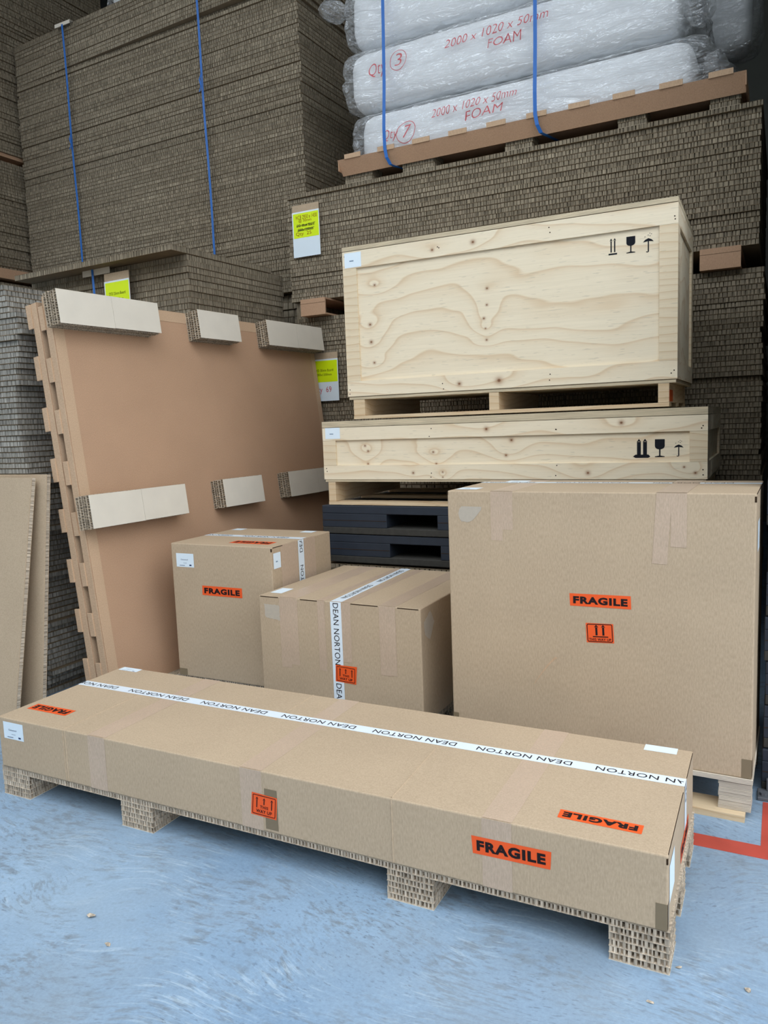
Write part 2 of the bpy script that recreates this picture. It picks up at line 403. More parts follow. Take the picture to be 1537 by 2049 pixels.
# ------------------------------------------------------------------ cartons
def carton(name, label, o, yaw, w, d, z0, z1, seam):
    """body and top flaps that meet along the seam: ('x', y) runs along x at depth y, ('y', x) runs along depth at x"""
    h = z1 - z0; t = thing(name, label, 'cardboard box', (o[0], o[1], z0), yaw)
    mb = MB(); mb.rbox((0, 0, 0), (w, d, h), .005, 2, 2, 2, M['kraft']); mb.build('carton_body', t)
    g = .0012; z0_, z1_ = h - .002, h + .0003
    if seam[0] == 'x':
        boxpart('top_flap', t, (.0035, .005, z0_), (w - .0035, seam[1] - g, z1_), M['kraft'])
        boxpart('top_flap', t, (.0035, seam[1] + g, z0_), (w - .0035, d - .005, z1_), M['kraft'])
    else:
        boxpart('top_flap', t, (.005, .0035, z0_), (seam[1] - g, d - .0035, z1_), M['kraft'])
        boxpart('top_flap', t, (seam[1] + g, .0035, z0_), (w - .005, d - .0035, z1_), M['kraft'])
    return t, h
def F_front(): return Fr((0, 0, 0), (1, 0, 0), (0, 0, 1))
def F_right(w): return Fr((w, 0, 0), (0, 1, 0), (0, 0, 1))
def F_top(h): return Fr((0, 0, h), (1, 0, 0), (0, 1, 0))
def F_top_rev(w, d, h): return Fr((w, d, h), (-1, 0, 0), (0, -1, 0))      # reads upside down from the front

def fragile(parent, fr, pts):
    """pts: bl, br, tr, tl corners in the frame"""
    s = decal('fragile_sticker', parent, fr, pts, M['orange'], .0010); s['label'] = 'orange sticker reading FRAGILE'
    bl, br, tr, tl = [Vector(p) for p in pts]
    W = (br - bl).length; H = (tl - bl).length
    o3 = fr.p(*bl); ex = (fr.p(*br) - o3); ey = (fr.p(*tl) - o3)
    f2 = Fr(o3, ex, ey - ex * (ey.dot(ex) / ex.dot(ex)))
    mb = MB(); text_into(mb, f2, 'FRAGILE', W * .055, H * .20, W * .945, H * .80, M['black'], .0018, .05); mb.build('lettering', s)
    return s
def arrow(mb, fr, x, y0, y1, wd, hw, hh, m, k=.0018):
    poly_into(mb, fr, [(x - wd / 2, y0), (x + wd / 2, y0), (x + wd / 2, y1 - hh), (x - wd / 2, y1 - hh)], m, k)
    poly_into(mb, fr, [(x - hw / 2, y1 - hh * 1.05), (x, y1 - hh * .8), (x + hw / 2, y1 - hh * 1.05), (x, y1)], m, k)
def rframe(mb, fr, x0, y0, x1, y1, t, r, m, k=.0018):
    def ring(a, b, c, d, q):
        out = []
        for cx, cy, s0 in ((c - q, d - q, 0), (a + q, d - q, 90), (a + q, b + q, 180), (c - q, b + q, 270)):
            for j in range(5):
                an = math.radians(s0 + j * 22.5); out.append((cx + q * math.cos(an), cy + q * math.sin(an)))
        return out
    A = ring(x0, y0, x1, y1, r); B = ring(x0 + t, y0 + t, x1 - t, y1 - t, max(r - t, .001)); n = len(A)
    mb.add([fr.p(x, y, k) for x, y in A + B], [(i, (i + 1) % n, (i + 1) % n + n, i + n) for i in range(n)], m)
def wayup3(parent, fr, pts):
    s = decal('way_up_sticker', parent, fr, pts, M['orange'], .0014); s['label'] = 'orange sticker with three arrows reading THIS WAY UP'
    bl, br, tr, tl = [Vector(p) for p in pts]; W = (br - bl).length; H = (tl - bl).length
    o3 = fr.p(*bl); f2 = Fr(o3, fr.p(*br) - o3, fr.p(*tl) - o3); f2.ey = (fr.p(*tl) - o3).normalized()
    mb = MB(); rframe(mb, f2, W * .05, H * .06, W * .95, H * .94, W * .022, W * .04, M['black'], .0022)
    arrow(mb, f2, W * .22, H * .36, H * .85, W * .036, W * .105, H * .11, M['black'], .0022)
    arrow(mb, f2, W * .50, H * .54, H * .85, W * .036, W * .105, H * .11, M['black'], .0022)
    arrow(mb, f2, W * .80, H * .38, H * .85, W * .036, W * .105, H * .11, M['black'], .0022)
    text_into(mb, f2, 'THIS', W * .35, H * .36, W * .67, H * .49, M['black'], .0022, .02)
    text_into(mb, f2, 'WAY UP', W * .20, H * .15, W * .82, H * .30, M['black'], .0022, .02)
    mb.build('print', s); return s
def wayup2(parent, fr, pts):
    s = decal('way_up_sticker', parent, fr, pts, M['orange'], .0010); s['label'] = 'orange sticker with two arrows reading THIS WAY UP'
    bl, br, tr, tl = [Vector(p) for p in pts]; W = (br - bl).length; H = (tl - bl).length
    o3 = fr.p(*bl); f2 = Fr(o3, fr.p(*br) - o3, fr.p(*tl) - o3); f2.ey = (fr.p(*tl) - o3).normalized()
    mb = MB(); rframe(mb, f2, W * .035, H * .04, W * .965, H * .96, W * .028, W * .06, M['black'])
    arrow(mb, f2, W * .38, H * .38, H * .92, W * .075, W * .16, H * .13, M['black'])
    arrow(mb, f2, W * .63, H * .38, H * .92, W * .075, W * .16, H * .13, M['black'])
    poly_into(mb, f2, rect(W * .24, H * .285, W * .80, H * .335), M['black'], .0018)
    text_into(mb, f2, 'THIS WAY UP', W * .10, H * .10, W * .90, H * .235, M['black'], .0018, .02)
    mb.build('print', s); return s
def shiplabel(parent, fr, x0, y0, x1, y1, detail=1):
    s = decal('address_label', parent, fr, rect(x0, y0, x1, y1), M['paper'], .0010); s['label'] = 'white address label'
    W, H = x1 - x0, y1 - y0; mb = MB()
    if detail:
        text_into(mb, fr, 'Chatswood', x0 + W * .26, y0 + H * .50, x0 + W * .66, y0 + H * .60, M['inkblue'], .0017)
        poly_into(mb, fr, rect(x0 + W * .40, y0 + H * .29, x0 + W * .60, y0 + H * .315), M['inkgrey'], .0017)
        poly_into(mb, fr, rect(x0 + W * .18, y0 + H * .10, x0 + W * .48, y0 + H * .135), M['inkblue'], .0017)
        poly_into(mb, fr, rect(x0 + W * .74, y0 + H * .10, x0 + W * .86, y0 + H * .20), M['inkblue'], .0017)
    else:
        poly_into(mb, fr, rect(x0 + W * .3, y0 + H * .4, x0 + W * .55, y0 + H * .48), M['inkgrey'], .0017)
    mb.build('print', s); return s
def printed(parent, fr, x0, x1, y0, y1, starts, k=.0009, L=.30):
    """white tape along frame x with DEAN NORTON starting at each of starts"""
    s = decal('printed_tape', parent, fr, rect(x0, y0, x1, y1), M['tapew'], k); s['label'] = 'white tape printed DEAN NORTON'
    H = y1 - y0
    for st in starts:
        mb = MB(); text_into(mb, fr, 'DEAN NORTON', st, y0 + H * .25, st + L, y0 + H * .75, M['black'], k + .0007, .0, clip=(x0, x1))
        if mb.f: mb.build('lettering', s)
    return s
def jag(pts, seed=3):
    rng = random.Random(seed); out = []
    for i, p in enumerate(pts):
        q = pts[(i + 1) % len(pts)]; n = max(2, int(math.hypot(q[0] - p[0], q[1] - p[1]) / .007))
        for k in range(n): out.append((p[0] + (q[0] - p[0]) * k / n + rng.uniform(-.0022, .0022), p[1] + (q[1] - p[1]) * k / n + rng.uniform(-.0022, .0022)))
    return out
def ctape(parent, fr, pts, k=.0005, m='tape', name='clear_tape'):
    if m == 'residue': pts = jag(pts)
    return decal(name, parent, fr, pts, M[m], k)

# --- long carton in front
L, lh = carton('long_carton', 'long flat cardboard box with white printed tape along its whole top', (-2.8049, 1.9278), .0077, 2.5686, .6779, .1202, .3294, ('x', .41))
w, d = 2.5686, .6779
ff, ft, fr_, frev = F_front(), F_top(lh), F_right(w), F_top_rev(w, d, lh)
SY = .432   # tape centre on the top
printed(L, frev, 0, w, d - SY - .027, d - SY + .027, [-.057 + .402 * i for i in range(7)], L=.325)
printed(L, Fr((w, SY + .027, 0), (0, 0, 1), (0, -1, 0)), .03, lh - .001, 0, .054, [lh - .057], L=.325)
fragile(L, frev, [(w - .263, d - .163), (w - .040, d - .162), (w - .040, d - .105), (w - .263, d - .105)])
fragile(L, frev, [(w - 2.492, d - .128), (w - 2.262, d - .130), (w - 2.264, d - .082), (w - 2.492, d - .080)])
fragile(L, ff, [(2.040, .096), (2.265, .099), (2.268, .151), (2.036, .149)])
wayup3(L, ff, [(1.254, .053), (1.356, .050), (1.363, .127), (1.262, .131)])
shiplabel(L, ff, .030, .124, .146, .194)
shiplabel(L, ft, .014, .632, .128, .674)
s = decal('address_label', L, ft, rect(2.418, .628, 2.522, .680 - .004), M['paper'], .0010); s['label'] = 'white address label'
decal('address_label', L, fr_, rect(.03, .06, .14, .165), M['paper'], .001)
fragile(L, fr_, [(.30, .02), (.52, .02), (.52, .07), (.30, .07)])
for a in (.505, 1.215, 2.068):
    for dx, wd in ((0, .052), (.036, .052)):
        ctape(L, ff, rect(a + dx, .002, a + dx + wd, lh - .001), .0005 + dx * .005); ctape(L, ft, rect(a + dx, .002, a + dx + wd, d - .002), .0005 + dx * .005)
ctape(L, ff, rect(1.312, .012, 1.362, .152), .0007, 'tapebr', 'brown_tape_patch')
ctape(L, ff, rect(w - .030, .003, w - .001, .076), .0007, 'tapebr', 'brown_tape_patch')
ctape(L, fr_, rect(.001, .003, .022, .076), .0007, 'tapebr', 'brown_tape_patch')
def crease(parent, fr, a, b, wd=.0045, hgt=.0022):
    mb = MB(); A = Vector(a); B = Vector(b); t = (B - A).normalized(); nrm = Vector((-t.y, t.x))
    prof = [(-wd / 2, 0), (-wd / 5, hgt), (wd / 5, hgt), (wd / 2, 0)]
    vs = []
    for P in (A, B):
        for off, hh in prof: q = P + nrm * off; vs.append(fr.p(q.x, q.y, hh))
    mb.add(vs, [(0, 1, 5, 4), (1, 2, 6, 5), (2, 3, 7, 6)], M['kraft']); mb.build('crease', parent)
for x in (.372, 1.781): crease(L, ff, (x, .004), (x, lh - .003)); 
crease(L, ff, (.384, .004), (.384, lh - .003))
crease(L, ft, (.372, .004), (.372, .40)); crease(L, ft, (1.085, .47), (1.085, d - .004)); crease(L, ft, (1.781, .004), (1.765, .40))
boxpart('flap_gap', L, (w - .0030, .012, lh - .0045), (w + .0003, SY - .06, lh - .0015), M['slit']); boxpart('flap_gap', L, (w - .0030, SY + .04, lh - .0045), (w + .0003, d - .012, lh - .0015), M['slit'])
boxpart('corner_gap', L, (w - .004, -.0006, lh - .024), (w + .0006, .004, lh - .008), M['slit'])

# --- big square carton
B, bh = carton('large_carton', 'biggest square cardboard box, standing upright on a plywood pallet at right', (-1.2146, 2.9005), -.0201, 1.144, .53, .1487, 1.1667, ('x', .40))
w, d = 1.144, .53
ff, ft, fr_, frev = F_front(), F_top(bh), F_right(w), F_top_rev(w, d, bh)
fragile(B, ff, [(.503, .579), (.731, .582), (.729, .632), (.501, .627)])
wayup2(B, ff, [(.566, .440), (.669, .446), (.665, .520), (.562, .516)])
printed(B, frev, 0, w, d - .375 - .05, d - .375, [.10 + .40 * i for i in range(3)])
shiplabel(B, ft, .012, .055, .105, .14, 0); shiplabel(B, ft, .10, .42, .20, .50, 0)
s = decal('address_label', B, fr_, rect(.10, .80, .22, .91), M['paper'], .001)
for x0, x1, x2, x3, z in ((.187, .235, .187, .235, .822), (.228, .278, .228, .278, .866), (.819, .872, .804, .856, .760), (.868, .922, .868, .922, .824)):
    ctape(B, ff, [(x2, z), (x3, z - .002), (x1, bh - .001), (x0, bh - .001)], .0005 + x0 * .0005); ctape(B, ft, rect(x0, .002, x1, d - .002), .0005 + x0 * .0005)
ctape(B, ff, rect(w - .034, .002, w - .001, .072), .0007, 'tapebr', 'brown_tape_patch'); ctape(B, ff, rect(.001, .002, .026, .078), .0007, 'tapebr', 'brown_tape_patch')
ctape(B, fr_, rect(.001, .002, .03, .072), .0007, 'tapebr', 'brown_tape_patch')
decal('torn_tape', B, ff, [(.062, .955), (.148, .955), (.146, .942), (.128, .920), (.110, .900), (.096, .893), (.084, .890), (.072, .893), (.060, .893), (.052, .905), (.047, .925), (.052, .945)], M['residue'], .0007)
mb = MB()   # the gouge in the front
for i in range(10):
    a0, a1 = i / 10, (i + 1) / 10
    P = lambda t: (.449 - .093 * t, .366 - .119 * t ** 1.25)
    (xa, za), (xb, zb) = P(a0), P(a1); wd = .0045 * (1 - a0) + .0007
    poly_into(mb, ff, [(xa - wd, za + wd * .6), (xb - wd * .8, zb + wd * .5), (xb + wd * .4, zb - wd * .4), (xa + wd * .5, za - wd * .5)], M['kraft_edge'], .0007)
mb.build('gouge', B)
boxpart('flap_gap', B, (w - .0030, .012, bh - .0050), (w + .0003, d - .012, bh - .0018), M['slit']); boxpart('corner_gap', B, (w - .006, -.0006, bh - .030), (w + .0006, .006, bh - .010), M['slit'])
boxpart('corner_gap', B, (-.0006, -.0006, bh - .016), (.004, .006, bh - .004), M['slit'])

# --- medium carton
Mc, mh = carton('medium_carton', 'low cardboard box with printed tape running down its front, between two taller boxes', (-2.238, 2.9499), -.0074, .8647, .8098, .12, .6473, ('y', .44))
w, d = .8647, .8098
ff, ft, fr_ = F_front(), F_top(mh), F_right(w)
fd = Fr((.406, 0, mh), (0, 0, -1), (1, 0, 0)); printed(Mc, fd, .001, mh - .003, 0, .058, [.006, .387], L=.292)
fb = Fr((.372, d, mh), (.045, -1, 0), (1, .045, 0)); printed(Mc, fb, 0, d - .001, 0, .058, [.06 + .385 * i for i in range(2)], L=.295)
wayup3(Mc, ff, [(.419, .150), (.528, .147), (.536, .231), (.422, .229)])
s = decal('address_label', Mc, ft, rect(.022, .065, .088, .172), M['paper'], .001); s['label'] = 'white address label'
for x0, x1, z in ((.120, .176, .185), (.170, .222, .203), (.335, .375, .193), (.462, .512, .247), (.660, .712, .209), (.700, .742, .212)):
    ctape(Mc, ff, rect(x0, z, x1, mh - .001), .0005 + x0 * .0006); ctape(Mc, ft, rect(x0, .002, x1, d - .002), .0004 + x0 * .0004)
ctape(Mc, ff, [(.030, .488), (.118, .486), (.120, .410), (.090, .414), (.060, .418), (.034, .424)], .0006, 'residue', 'torn_tape')
ctape(Mc, fr_, [(.03, .46), (.10, .50), (.14, .44), (.09, .37), (.04, .40)], .0006, 'residue', 'torn_tape')
for x0, x1 in ((.010, .115), (.240, .335), (.515, .655), (.752, .855)):
    boxpart('flap_gap', Mc, (x0, -.0006, mh - .0062), (x1, .0030, mh - .0022), M['slit'])

# --- tall carton
T, th = carton('tall_carton', 'tall narrow cardboard box standing before the leaning cardboard pallets', (-2.9193, 3.1016), .0136, .6538, .58, .12, .8534, ('x', .33))
w, d = .6538, .58
ff, ft, fr_, frev = F_front(), F_top(th), F_right(w), F_top_rev(w, d, th)
fragile(T, ff, [(.197, .461), (.458, .460), (.458, .512), (.199, .512)])
fragile(T, frev, [(w - .585, d - .155), (w - .330, d - .155), (w - .330, d - .075), (w - .585, d - .075)])
shiplabel(T, ff, .033, .606, .152, .680); shiplabel(T, fr_, .014, .620, .078, .700, 0)
decal('address_label', T, ft, rect(.02, .50, .09, .565), M['paper'], .001); decal('address_label', T, ft, rect(.50, .50, .58, .565), M['paper'], .001)
printed(T, frev, 0, w, d - .335, d - .275, [.10, .48], L=.295)
printed(T, Fr((w, .300, 0), (0, 0, 1), (0, -1, 0)), .03, th - .001, 0, .056, [.30, .665], L=.295)
for y0, y1 in ((.085, .150), (.145, .235), (.305, .375), (.365, .415)):
    ctape(T, fr_, rect(y0, .50, y1, th - .001), .0005 + y0 * .0006)
ctape(T, ff, rect(.004, .004, .058, .040), .0007, 'tapebr', 'brown_tape_patch')
boxpart('flap_gap', T, (w - .0022, .012, th - .0068), (w + .0006, .10, th - .003), M['slit']); boxpart('corner_gap', T, (w - .005, -.0006, th - .024), (w + .0006, .005, th - .008), M['slit'])

# ------------------------------------------------------------------ honeycomb pallets under the cartons
FOOT = {}
def foot_layer(w, d, t, edges, seed):
    k = (w, d, t, edges, seed)
    if k not in FOOT: FOOT[k] = honey_mesh('honeycomb_layer', w, d, t, edges, .0135, .020, seed, M['honey_lt'], M['honey_lt'], True)
    return FOOT[k]
def card_pallet(label, o, yaw, w, d, h, xs, ys, fw, fd):
    t = thing('cardboard_pallet', label, 'pallet', (o[0], o[1], 0), yaw)
    ob('deck_board', honey_mesh('deck_board', w, d, .0205, 'fr', .0135, .020, 77, M['honey_lt'], M['honey_lt'], True), t, (0, 0, h - .021))
    nl = 5; lt = (h - .021) / nl
    for i, x in enumerate(xs):
        for j, y in enumerate(ys):
            f = boxpart('foot', t, (x, y, 0), (x + fw, y + fd, .0015), M['cream'])
            for k in range(nl):
                ob('honeycomb_layer', foot_layer(fw, fd, lt, 'fr', 100 + (i * 3 + j * 7 + k * 5) % 9), f, (x, y, .0015 + k * (lt - .0004)))
    return t
card_pallet('pale honeycomb cardboard pallet with block feet under the long flat box', (-2.812, 1.930), .0077, 2.582, .672, .1200, (0.0, .655, 1.762, 2.426), (0.0, .26, .53), .155, .142)
card_pallet('honeycomb cardboard pallet hidden under the medium box', (-2.238, 2.955), -.0074, .86, .80, .1198, (0, .35, .70), (0, .33, .65), .155, .142)
card_pallet('honeycomb cardboard pallet under the tall narrow box', (-2.915, 3.106), .0136, .645, .57, .1198, (0, .245, .49), (0, .42), .155, .142)

# plywood pallet under the big carton
bp = thing('plywood_pallet', 'plywood pallet with stacked-ply blocks under the biggest box', 'pallet', (-1.2146, 2.9005, 0), -.0201)
boxpart('deck', bp, (-.01, -.006, .131), (1.148, .53, .1480), M['plyedge_w'])
for x in (.0, .52, 1.035):
    for y in (.0, .42):
        b = MB()
        for k in range(7): b.box((x + (k % 3) * .0012, y + (k % 2) * .0015, .024 + k * .0153), (x + .108 - (k % 2) * .001, y + .10, .024 + k * .0153 + .0150), M['plyedge_w'])
        b.build('block', bp)
for y in (-.035, .40): boxpart('bottom_board', bp, (-.01, y, 0), (1.125, y + .12, .0236), M['skid'])

# ------------------------------------------------------------------ plywood crates
def icons(parent, fr, boxes, blur=False):
    (a0, a1, ay0, ay1), (g0, g1, gy0, gy1), (u0, u1, uy0, uy1) = boxes
    m = M['stencil']; k = .0009
    mb = MB(); W = a1 - a0; H = ay1 - ay0
    wd = W * (.30 if blur else .16)
    for x in (a0 + W * .27, a0 + W * .74): arrow(mb, fr, x, ay0 + H * (.08 if blur else .15), ay1, wd, W * .36, H * .17, m, k)
    poly_into(mb, fr, [(a0 - W * .06, ay0), (a1 + W * .05, ay0 + H * .0), (a1 + W * .05, ay0 + H * .09), (a0 - W * .06, ay0 + H * .09)] if not blur else [(a0 - W * .2, ay0 + H * .03), (a0, ay0 - H * .05), (a1, ay0 - H * .05), (a1 + W * .15, ay0 + H * .02), (a1, ay0 + H * .13), (a0, ay0 + H * .13)], m, k)
    mb.build('arrow_stencil', parent)
    mb = MB(); W = g1 - g0; H = gy1 - gy0; c = (g0 + g1) / 2
    bowl = [(g0, gy1), (g0, gy0 + H * .60)] + [(c - W / 2 * math.cos(t), gy0 + H * .60 - H * .18 * math.sin(t)) for t in (.5, .9, 1.3, 1.57, 1.84, 2.24, 2.64)] + [(g1, gy0 + H * .60), (g1, gy1)]
    poly_into(mb, fr, bowl, m, k); poly_into(mb, fr, rect(c - W * .07, gy0 + H * .03, c + W * .07, gy0 + H * .45), m, k)
    poly_into(mb, fr, [(g0, gy0 - H * .02), (g1, gy0 - H * .02), (g1, gy0 + H * .02), (c + W * .1, gy0 + H * .06), (c - W * .1, gy0 + H * .06), (g0, gy0 + H * .02)], m, k)
    mb.build('glass_stencil', parent)
    mb = MB(); W = u1 - u0; H = uy1 - uy0; c = (u0 + u1) / 2
    cap = [(u0, uy0 + H * .74), (u0 + W * .2, uy0 + H * .90), (c, uy0 + H), (u1 - W * .2, uy0 + H * .90), (u1, uy0 + H * .74), (c, uy0 + H * .80)]
    poly_into(mb, fr, cap, m, k); poly_into(mb, fr, rect(c - W * .05, uy0 + H * .08, c + W * .06, uy0 + H * .82), m, k)
    hk = [(c + W * .06 - W * .14 + W * .14 * math.cos(t), uy0 + H * .08 - H * .08 * math.sin(t)) for t in (0, .6, 1.2, 1.9, 2.5, 3.1)]
    hk2 = [(c + W * .06 - W * .14 + W * .05 * math.cos(t), uy0 + H * .08 - H * .02 * math.sin(t)) for t in (3.1, 2.5, 1.9, 1.2, .6, 0)]
    poly_into(mb, fr, hk + hk2, m, k)
    for dx, dy in ((-.35, 1.10), (-.05, 1.20), (.12, 1.13), (.25, 1.26), (.10, 1.32)): poly_into(mb, fr, rect(c + W * dx, uy0 + H * dy, c + W * (dx + .08), uy0 + H * (dy + .04)), m, k)
    mb.build('umbrella_stencil', parent)

def crate(label, o, yaw, w, d, z0, z1, lid, tb, bb, lb, rb, knots, seed, skids, skh, ic, blur, labelbox):
    h = z1 - z0; base = z0 - skh
    t = thing('plywood_crate', label, 'crate', (o[0], o[1], base), yaw)
    Z = skh       # local height of the crate body bottom
    rec = .012
    panel = m_ply('pine_panel_veneer', [(a, b + Z, r) for a, b, r in knots['panel']], PINE, seed, 8.5)
    batt = m_ply('pine_batten_veneer', [(a, b + Z, r) for a, b, r in knots['batten']], PINE, seed + 3, 14)
    batv = m_ply('pine_upright_veneer', [], srgb(226, 208, 178), seed + 5, 26)
    boxpart('front_panel', t, (.004, rec, Z), (w - .004, rec + .012, Z + h - lid), panel)
    boxpart('lid', t, (0, -.002, Z + h - lid + .001), (w, d, Z + h), M['plyedge'])
    boxpart('top_batten', t, (0, 0, Z + tb[0]), (w, rec, Z + tb[1]), batt)
    boxpart('bottom_batten', t, (0, 0, Z + bb[0]), (w, rec, Z + bb[1]), batt)
    boxpart('upright_batten', t, (0, .0005, Z + bb[1] + .0008), (lb, rec, Z + tb[0] - .0008), batv)
    boxpart('upright_batten', t, (w - rb, .0005, Z + bb[1] + .0008), (w, rec, Z + tb[0] - .0008), batv)
    # sides and back, framed the same way
    for sx, name in ((0, 'side_panel'), (1, 'side_panel')):
        x0, x1 = (.012, .024) if not sx else (w - .024, w - .012)
        boxpart(name, t, (x0, rec + .0125, Z), (x1, d - .014, Z + h - lid), panel)
        xa, xb = (0, .012) if not sx else (w - .012, w)
        boxpart('side_batten', t, (xa, rec + .001, Z + tb[0]), (xb, d - .001, Z + tb[1]), batt); boxpart('side_batten', t, (xa, rec + .001, Z + bb[0]), (xb, d - .001, Z + bb[1]), batt)
        boxpart('side_batten', t, (xa, rec + .001, Z + bb[1]), (xb, rec + .085, Z + tb[0]), batv); boxpart('side_batten', t, (xa, d - .085, Z + bb[1]), (xb, d - .001, Z + tb[0]), batv)
    boxpart('back_panel', t, (.012, d - .012, Z), (w - .012, d, Z + h - lid), panel)
    boxpart('base_board', t, (.006, .004, Z - .014), (w - .006, d - .004, Z - .0005), M['plyedge'])
    for x0, x1 in skids: boxpart('skid_bearer', t, (x0, .006, .019), (x1, d - .02, Z - .0145), M['skid'], .002)
    for y0 in (.004, d * .5 - .05, d - .11): boxpart('skid_board', t, (skids[0][0], y0, 0), (skids[-1][1], y0 + .10, .0185), M['skid'])
    fp = Fr((0, rec, Z), (1, 0, 0), (0, 0, 1)); fb_ = Fr((0, 0, Z), (1, 0, 0), (0, 0, 1))
    icons(t, fp, ic, blur)
    x0, y0, x1, y1 = labelbox; shiplabel(t, fb_, x0, y0, x1, y1, 0)
    rng = random.Random(seed); 
    for i in range(16):
        x = (.02, w - .02, w * .33, w * .66)[i % 4] + rng.uniform(-.008, .008); zz = (tb[0] + tb[1]) / 2 + rng.uniform(-.03, .03) if i % 8 < 4 else (bb[0] + bb[1]) / 2 + rng.uniform(-.03, .03)
        mb = MB(); poly_into(mb, fb_, [(x + .0035 * math.cos(a), zz + .0035 * math.sin(a)) for a in (0, 1.05, 2.1, 3.14, 4.2, 5.25)], M['slit'], .0007); mb.build('nail_head', t)
    return t
C1 = crate('larger pine plywood crate on top, with black arrow, glass and umbrella stencils', (-2.2309, 3.8901), .0169, 1.7856, .82, 1.607, 2.4436,
           .024, (.717, .811), (.004, .090), .086, .083,
           dict(panel=[(.192, .613, .012), (.155, .40, .015), (.158, .303, .016), (.173, .187, .012), (.848, .524, .012), (.845, .44, .010), (.827, .372, .012), (.835, .32, .008), (.84, .26, .010)], batten=[(.685, .040, .018), (.907, .045, .026), (.78, .765, .018), (.55, .755, .014)]), 1,
           ((.031, .103), (.848, .902), (1.698, 1.749)), .126, ((1.470, 1.506, .612, .690), (1.551, 1.592, .612, .687), (1.627, 1.676, .603, .668)), False, (.014, .722, .120, .803))
mk = boxpart('orange_mark', C1, (1.7492, .010, .024), (1.7500, .16, .080), M['orangep'])
C2 = crate('flat pine plywood crate beneath the larger one, with smudged black stencils', (-2.4092, 3.8783), .005, 2.1027, .90, 1.1337, 1.4731,
           .036, (.228, .302), (.0, .082), .086, .079,
           dict(panel=[(.276, .193, .011), (.295, .162, .011), (.292, .089, .011), (.702, .150, .011), (.719, .085, .011), (1.15, .205, .016), (1.119, .126, .013)], batten=[(1.017, .267, .018), (1.711, .277, .018), (1.548, .032, .016), (.582, .036, .012), (.76, .04, .009), (.76, .012, .007), (2.05, .03, .012), (2.0, .058, .009)]), 2,
           ((.022, .070), (1.02, 1.07), (2.03, 2.08)), .150, ((1.776, 1.836, .108, .196), (1.866, 1.911, .108, .192), (1.952, 1.996, .108, .165)), True, (.020, .238, .120, .302))

# ------------------------------------------------------------------ black plastic pallets
def plastic_meshes():
    w, d, h = 2.05, .95, .168
    mb = MB(); dy = .10
    cols = [(0, .43), (.745, 1.19), (1.50, w)]; win = [(.43, .745), (1.19, 1.50)]
    z0, z1 = .040, .120
    for x0, x1 in cols:
        mb.rbox((x0, 0, z0), (x1, d, z1), .003, m=M['plastic'])
    for x0, x1 in win: mb.box((x0, d - .01, z0), (x1, d, z1), M['plastic'])
    mid = mb.mesh('pallet_core')
    mb = MB(); mb.rbox((0, 0, z1), (w, d, h), .005, m=M['plastic'])
    for i in range(14):
        x = .05 + i * .145; mb.box((x, .02, h - .0005), (x + .09, d - .02, h + .0025), M['plastic'])
    top = mb.mesh('top_deck')
    mb = MB(); mb.rbox((0, 0, 0), (w, d, z0), .005, m=M['plasticd']); bot = mb.mesh('bottom_deck')
    mb = MB()
    for x0, x1 in cols: mb.box((x0 + .002, -.0015, .079), (x1 - .002, .004, .0815), M['slit'])
    seam = mb.mesh('moulding_seam')
    return mid, top, bot, seam
PL = plastic_meshes()
def plastic_pallet(label, loc, rz=0.0, group='black plastic pallets', sx=1.0):
    t = thing('plastic_pallet', label, 'pallet', loc, rz, group); t.scale = (sx, 1, 1)
    for nm, me in zip(('pallet_core', 'top_deck', 'bottom_deck', 'moulding_seam'), PL): ob(nm, me, t)
    return t
plastic_pallet('black plastic pallet directly under the flat pine crate', (-2.432, 3.872, .812), .004)
plastic_pallet('dusty black plastic pallet, second below the flat pine crate', (-2.420, 3.876, .6405), .008)
board_block('honeycomb_board_stack', 'dark low stack of boards under the black plastic pallets', (-2.43, 3.88), .005, 2.0, .95, 0.0, 21, .03, 'fl', 91)
for k in range(14):
    plastic_pallet(f'black plastic pallet, {ordinal(k + 1)} from the floor in the stack at the far right', (-.040 + .003 * ((k * 7) % 3 - 1), 3.125 + .004 * ((k * 5) % 3 - 1), k * .171), 0, 'black plastic pallets stacked at the far right', .74)

# ------------------------------------------------------------------ board stacks
def tw1(k, n): return (0, 0, 0) if k < n - 12 else (.0, .012, -.022)
board_stack('the tall blue-strapped stack', 'boards of the tall blue-strapped stack', (-6.911, 5.6156), -.03, 3.442, 2.2, 3.105 - 17 * .0313, 88, .0313, 'fr', 1, .006, tweak=tw1, cell=.021)
board_block('honeycomb_board_stack', 'hidden lower boards under the tall blue-strapped stack', (-6.88, 5.68), -.03, 3.36, 2.0, 0, 42, .0611, 'fr', 92, cell=.05)
def tw2(k, n): return (.004, -.150, 0) if k == n - 1 else (0, 0, 0)
board_stack('the middle stack behind the leaning pallets', 'boards of the middle stack', (-5.2603, 4.2571), -.0521, 1.6598, 1.05, 2.6434 - 14 * .0405 + .0405, 14, .0405, 'fr', 2, .008, tweak=tw2, cell=.022)
board_block('honeycomb_board_stack', 'hidden lower boards of the middle stack', (-5.25, 4.27), -.0521, 1.65, 1.03, 0, 35, .0603, 'fr', 93, cell=.05)
def tw3(k, n): return (.004, -.012, 0) if k == n - 1 else (0, 0, 0)
board_stack('the wide stack under the wrapped foam', 'boards of the wide stack under the foam', (-3.3825, 5.0918), 0, 3.245, 1.62, 2.4035, 25, .0316, 'fr', 3, .0045, tweak=tw3, cell=.019)
board_stack('the dark stack behind the pine crates', 'boards of the dark stack behind the crates', (-3.36, 5.095), 0, 3.25, 1.6, 1.0, 41, .0311, 'fr', 4, .007, cell=.019)
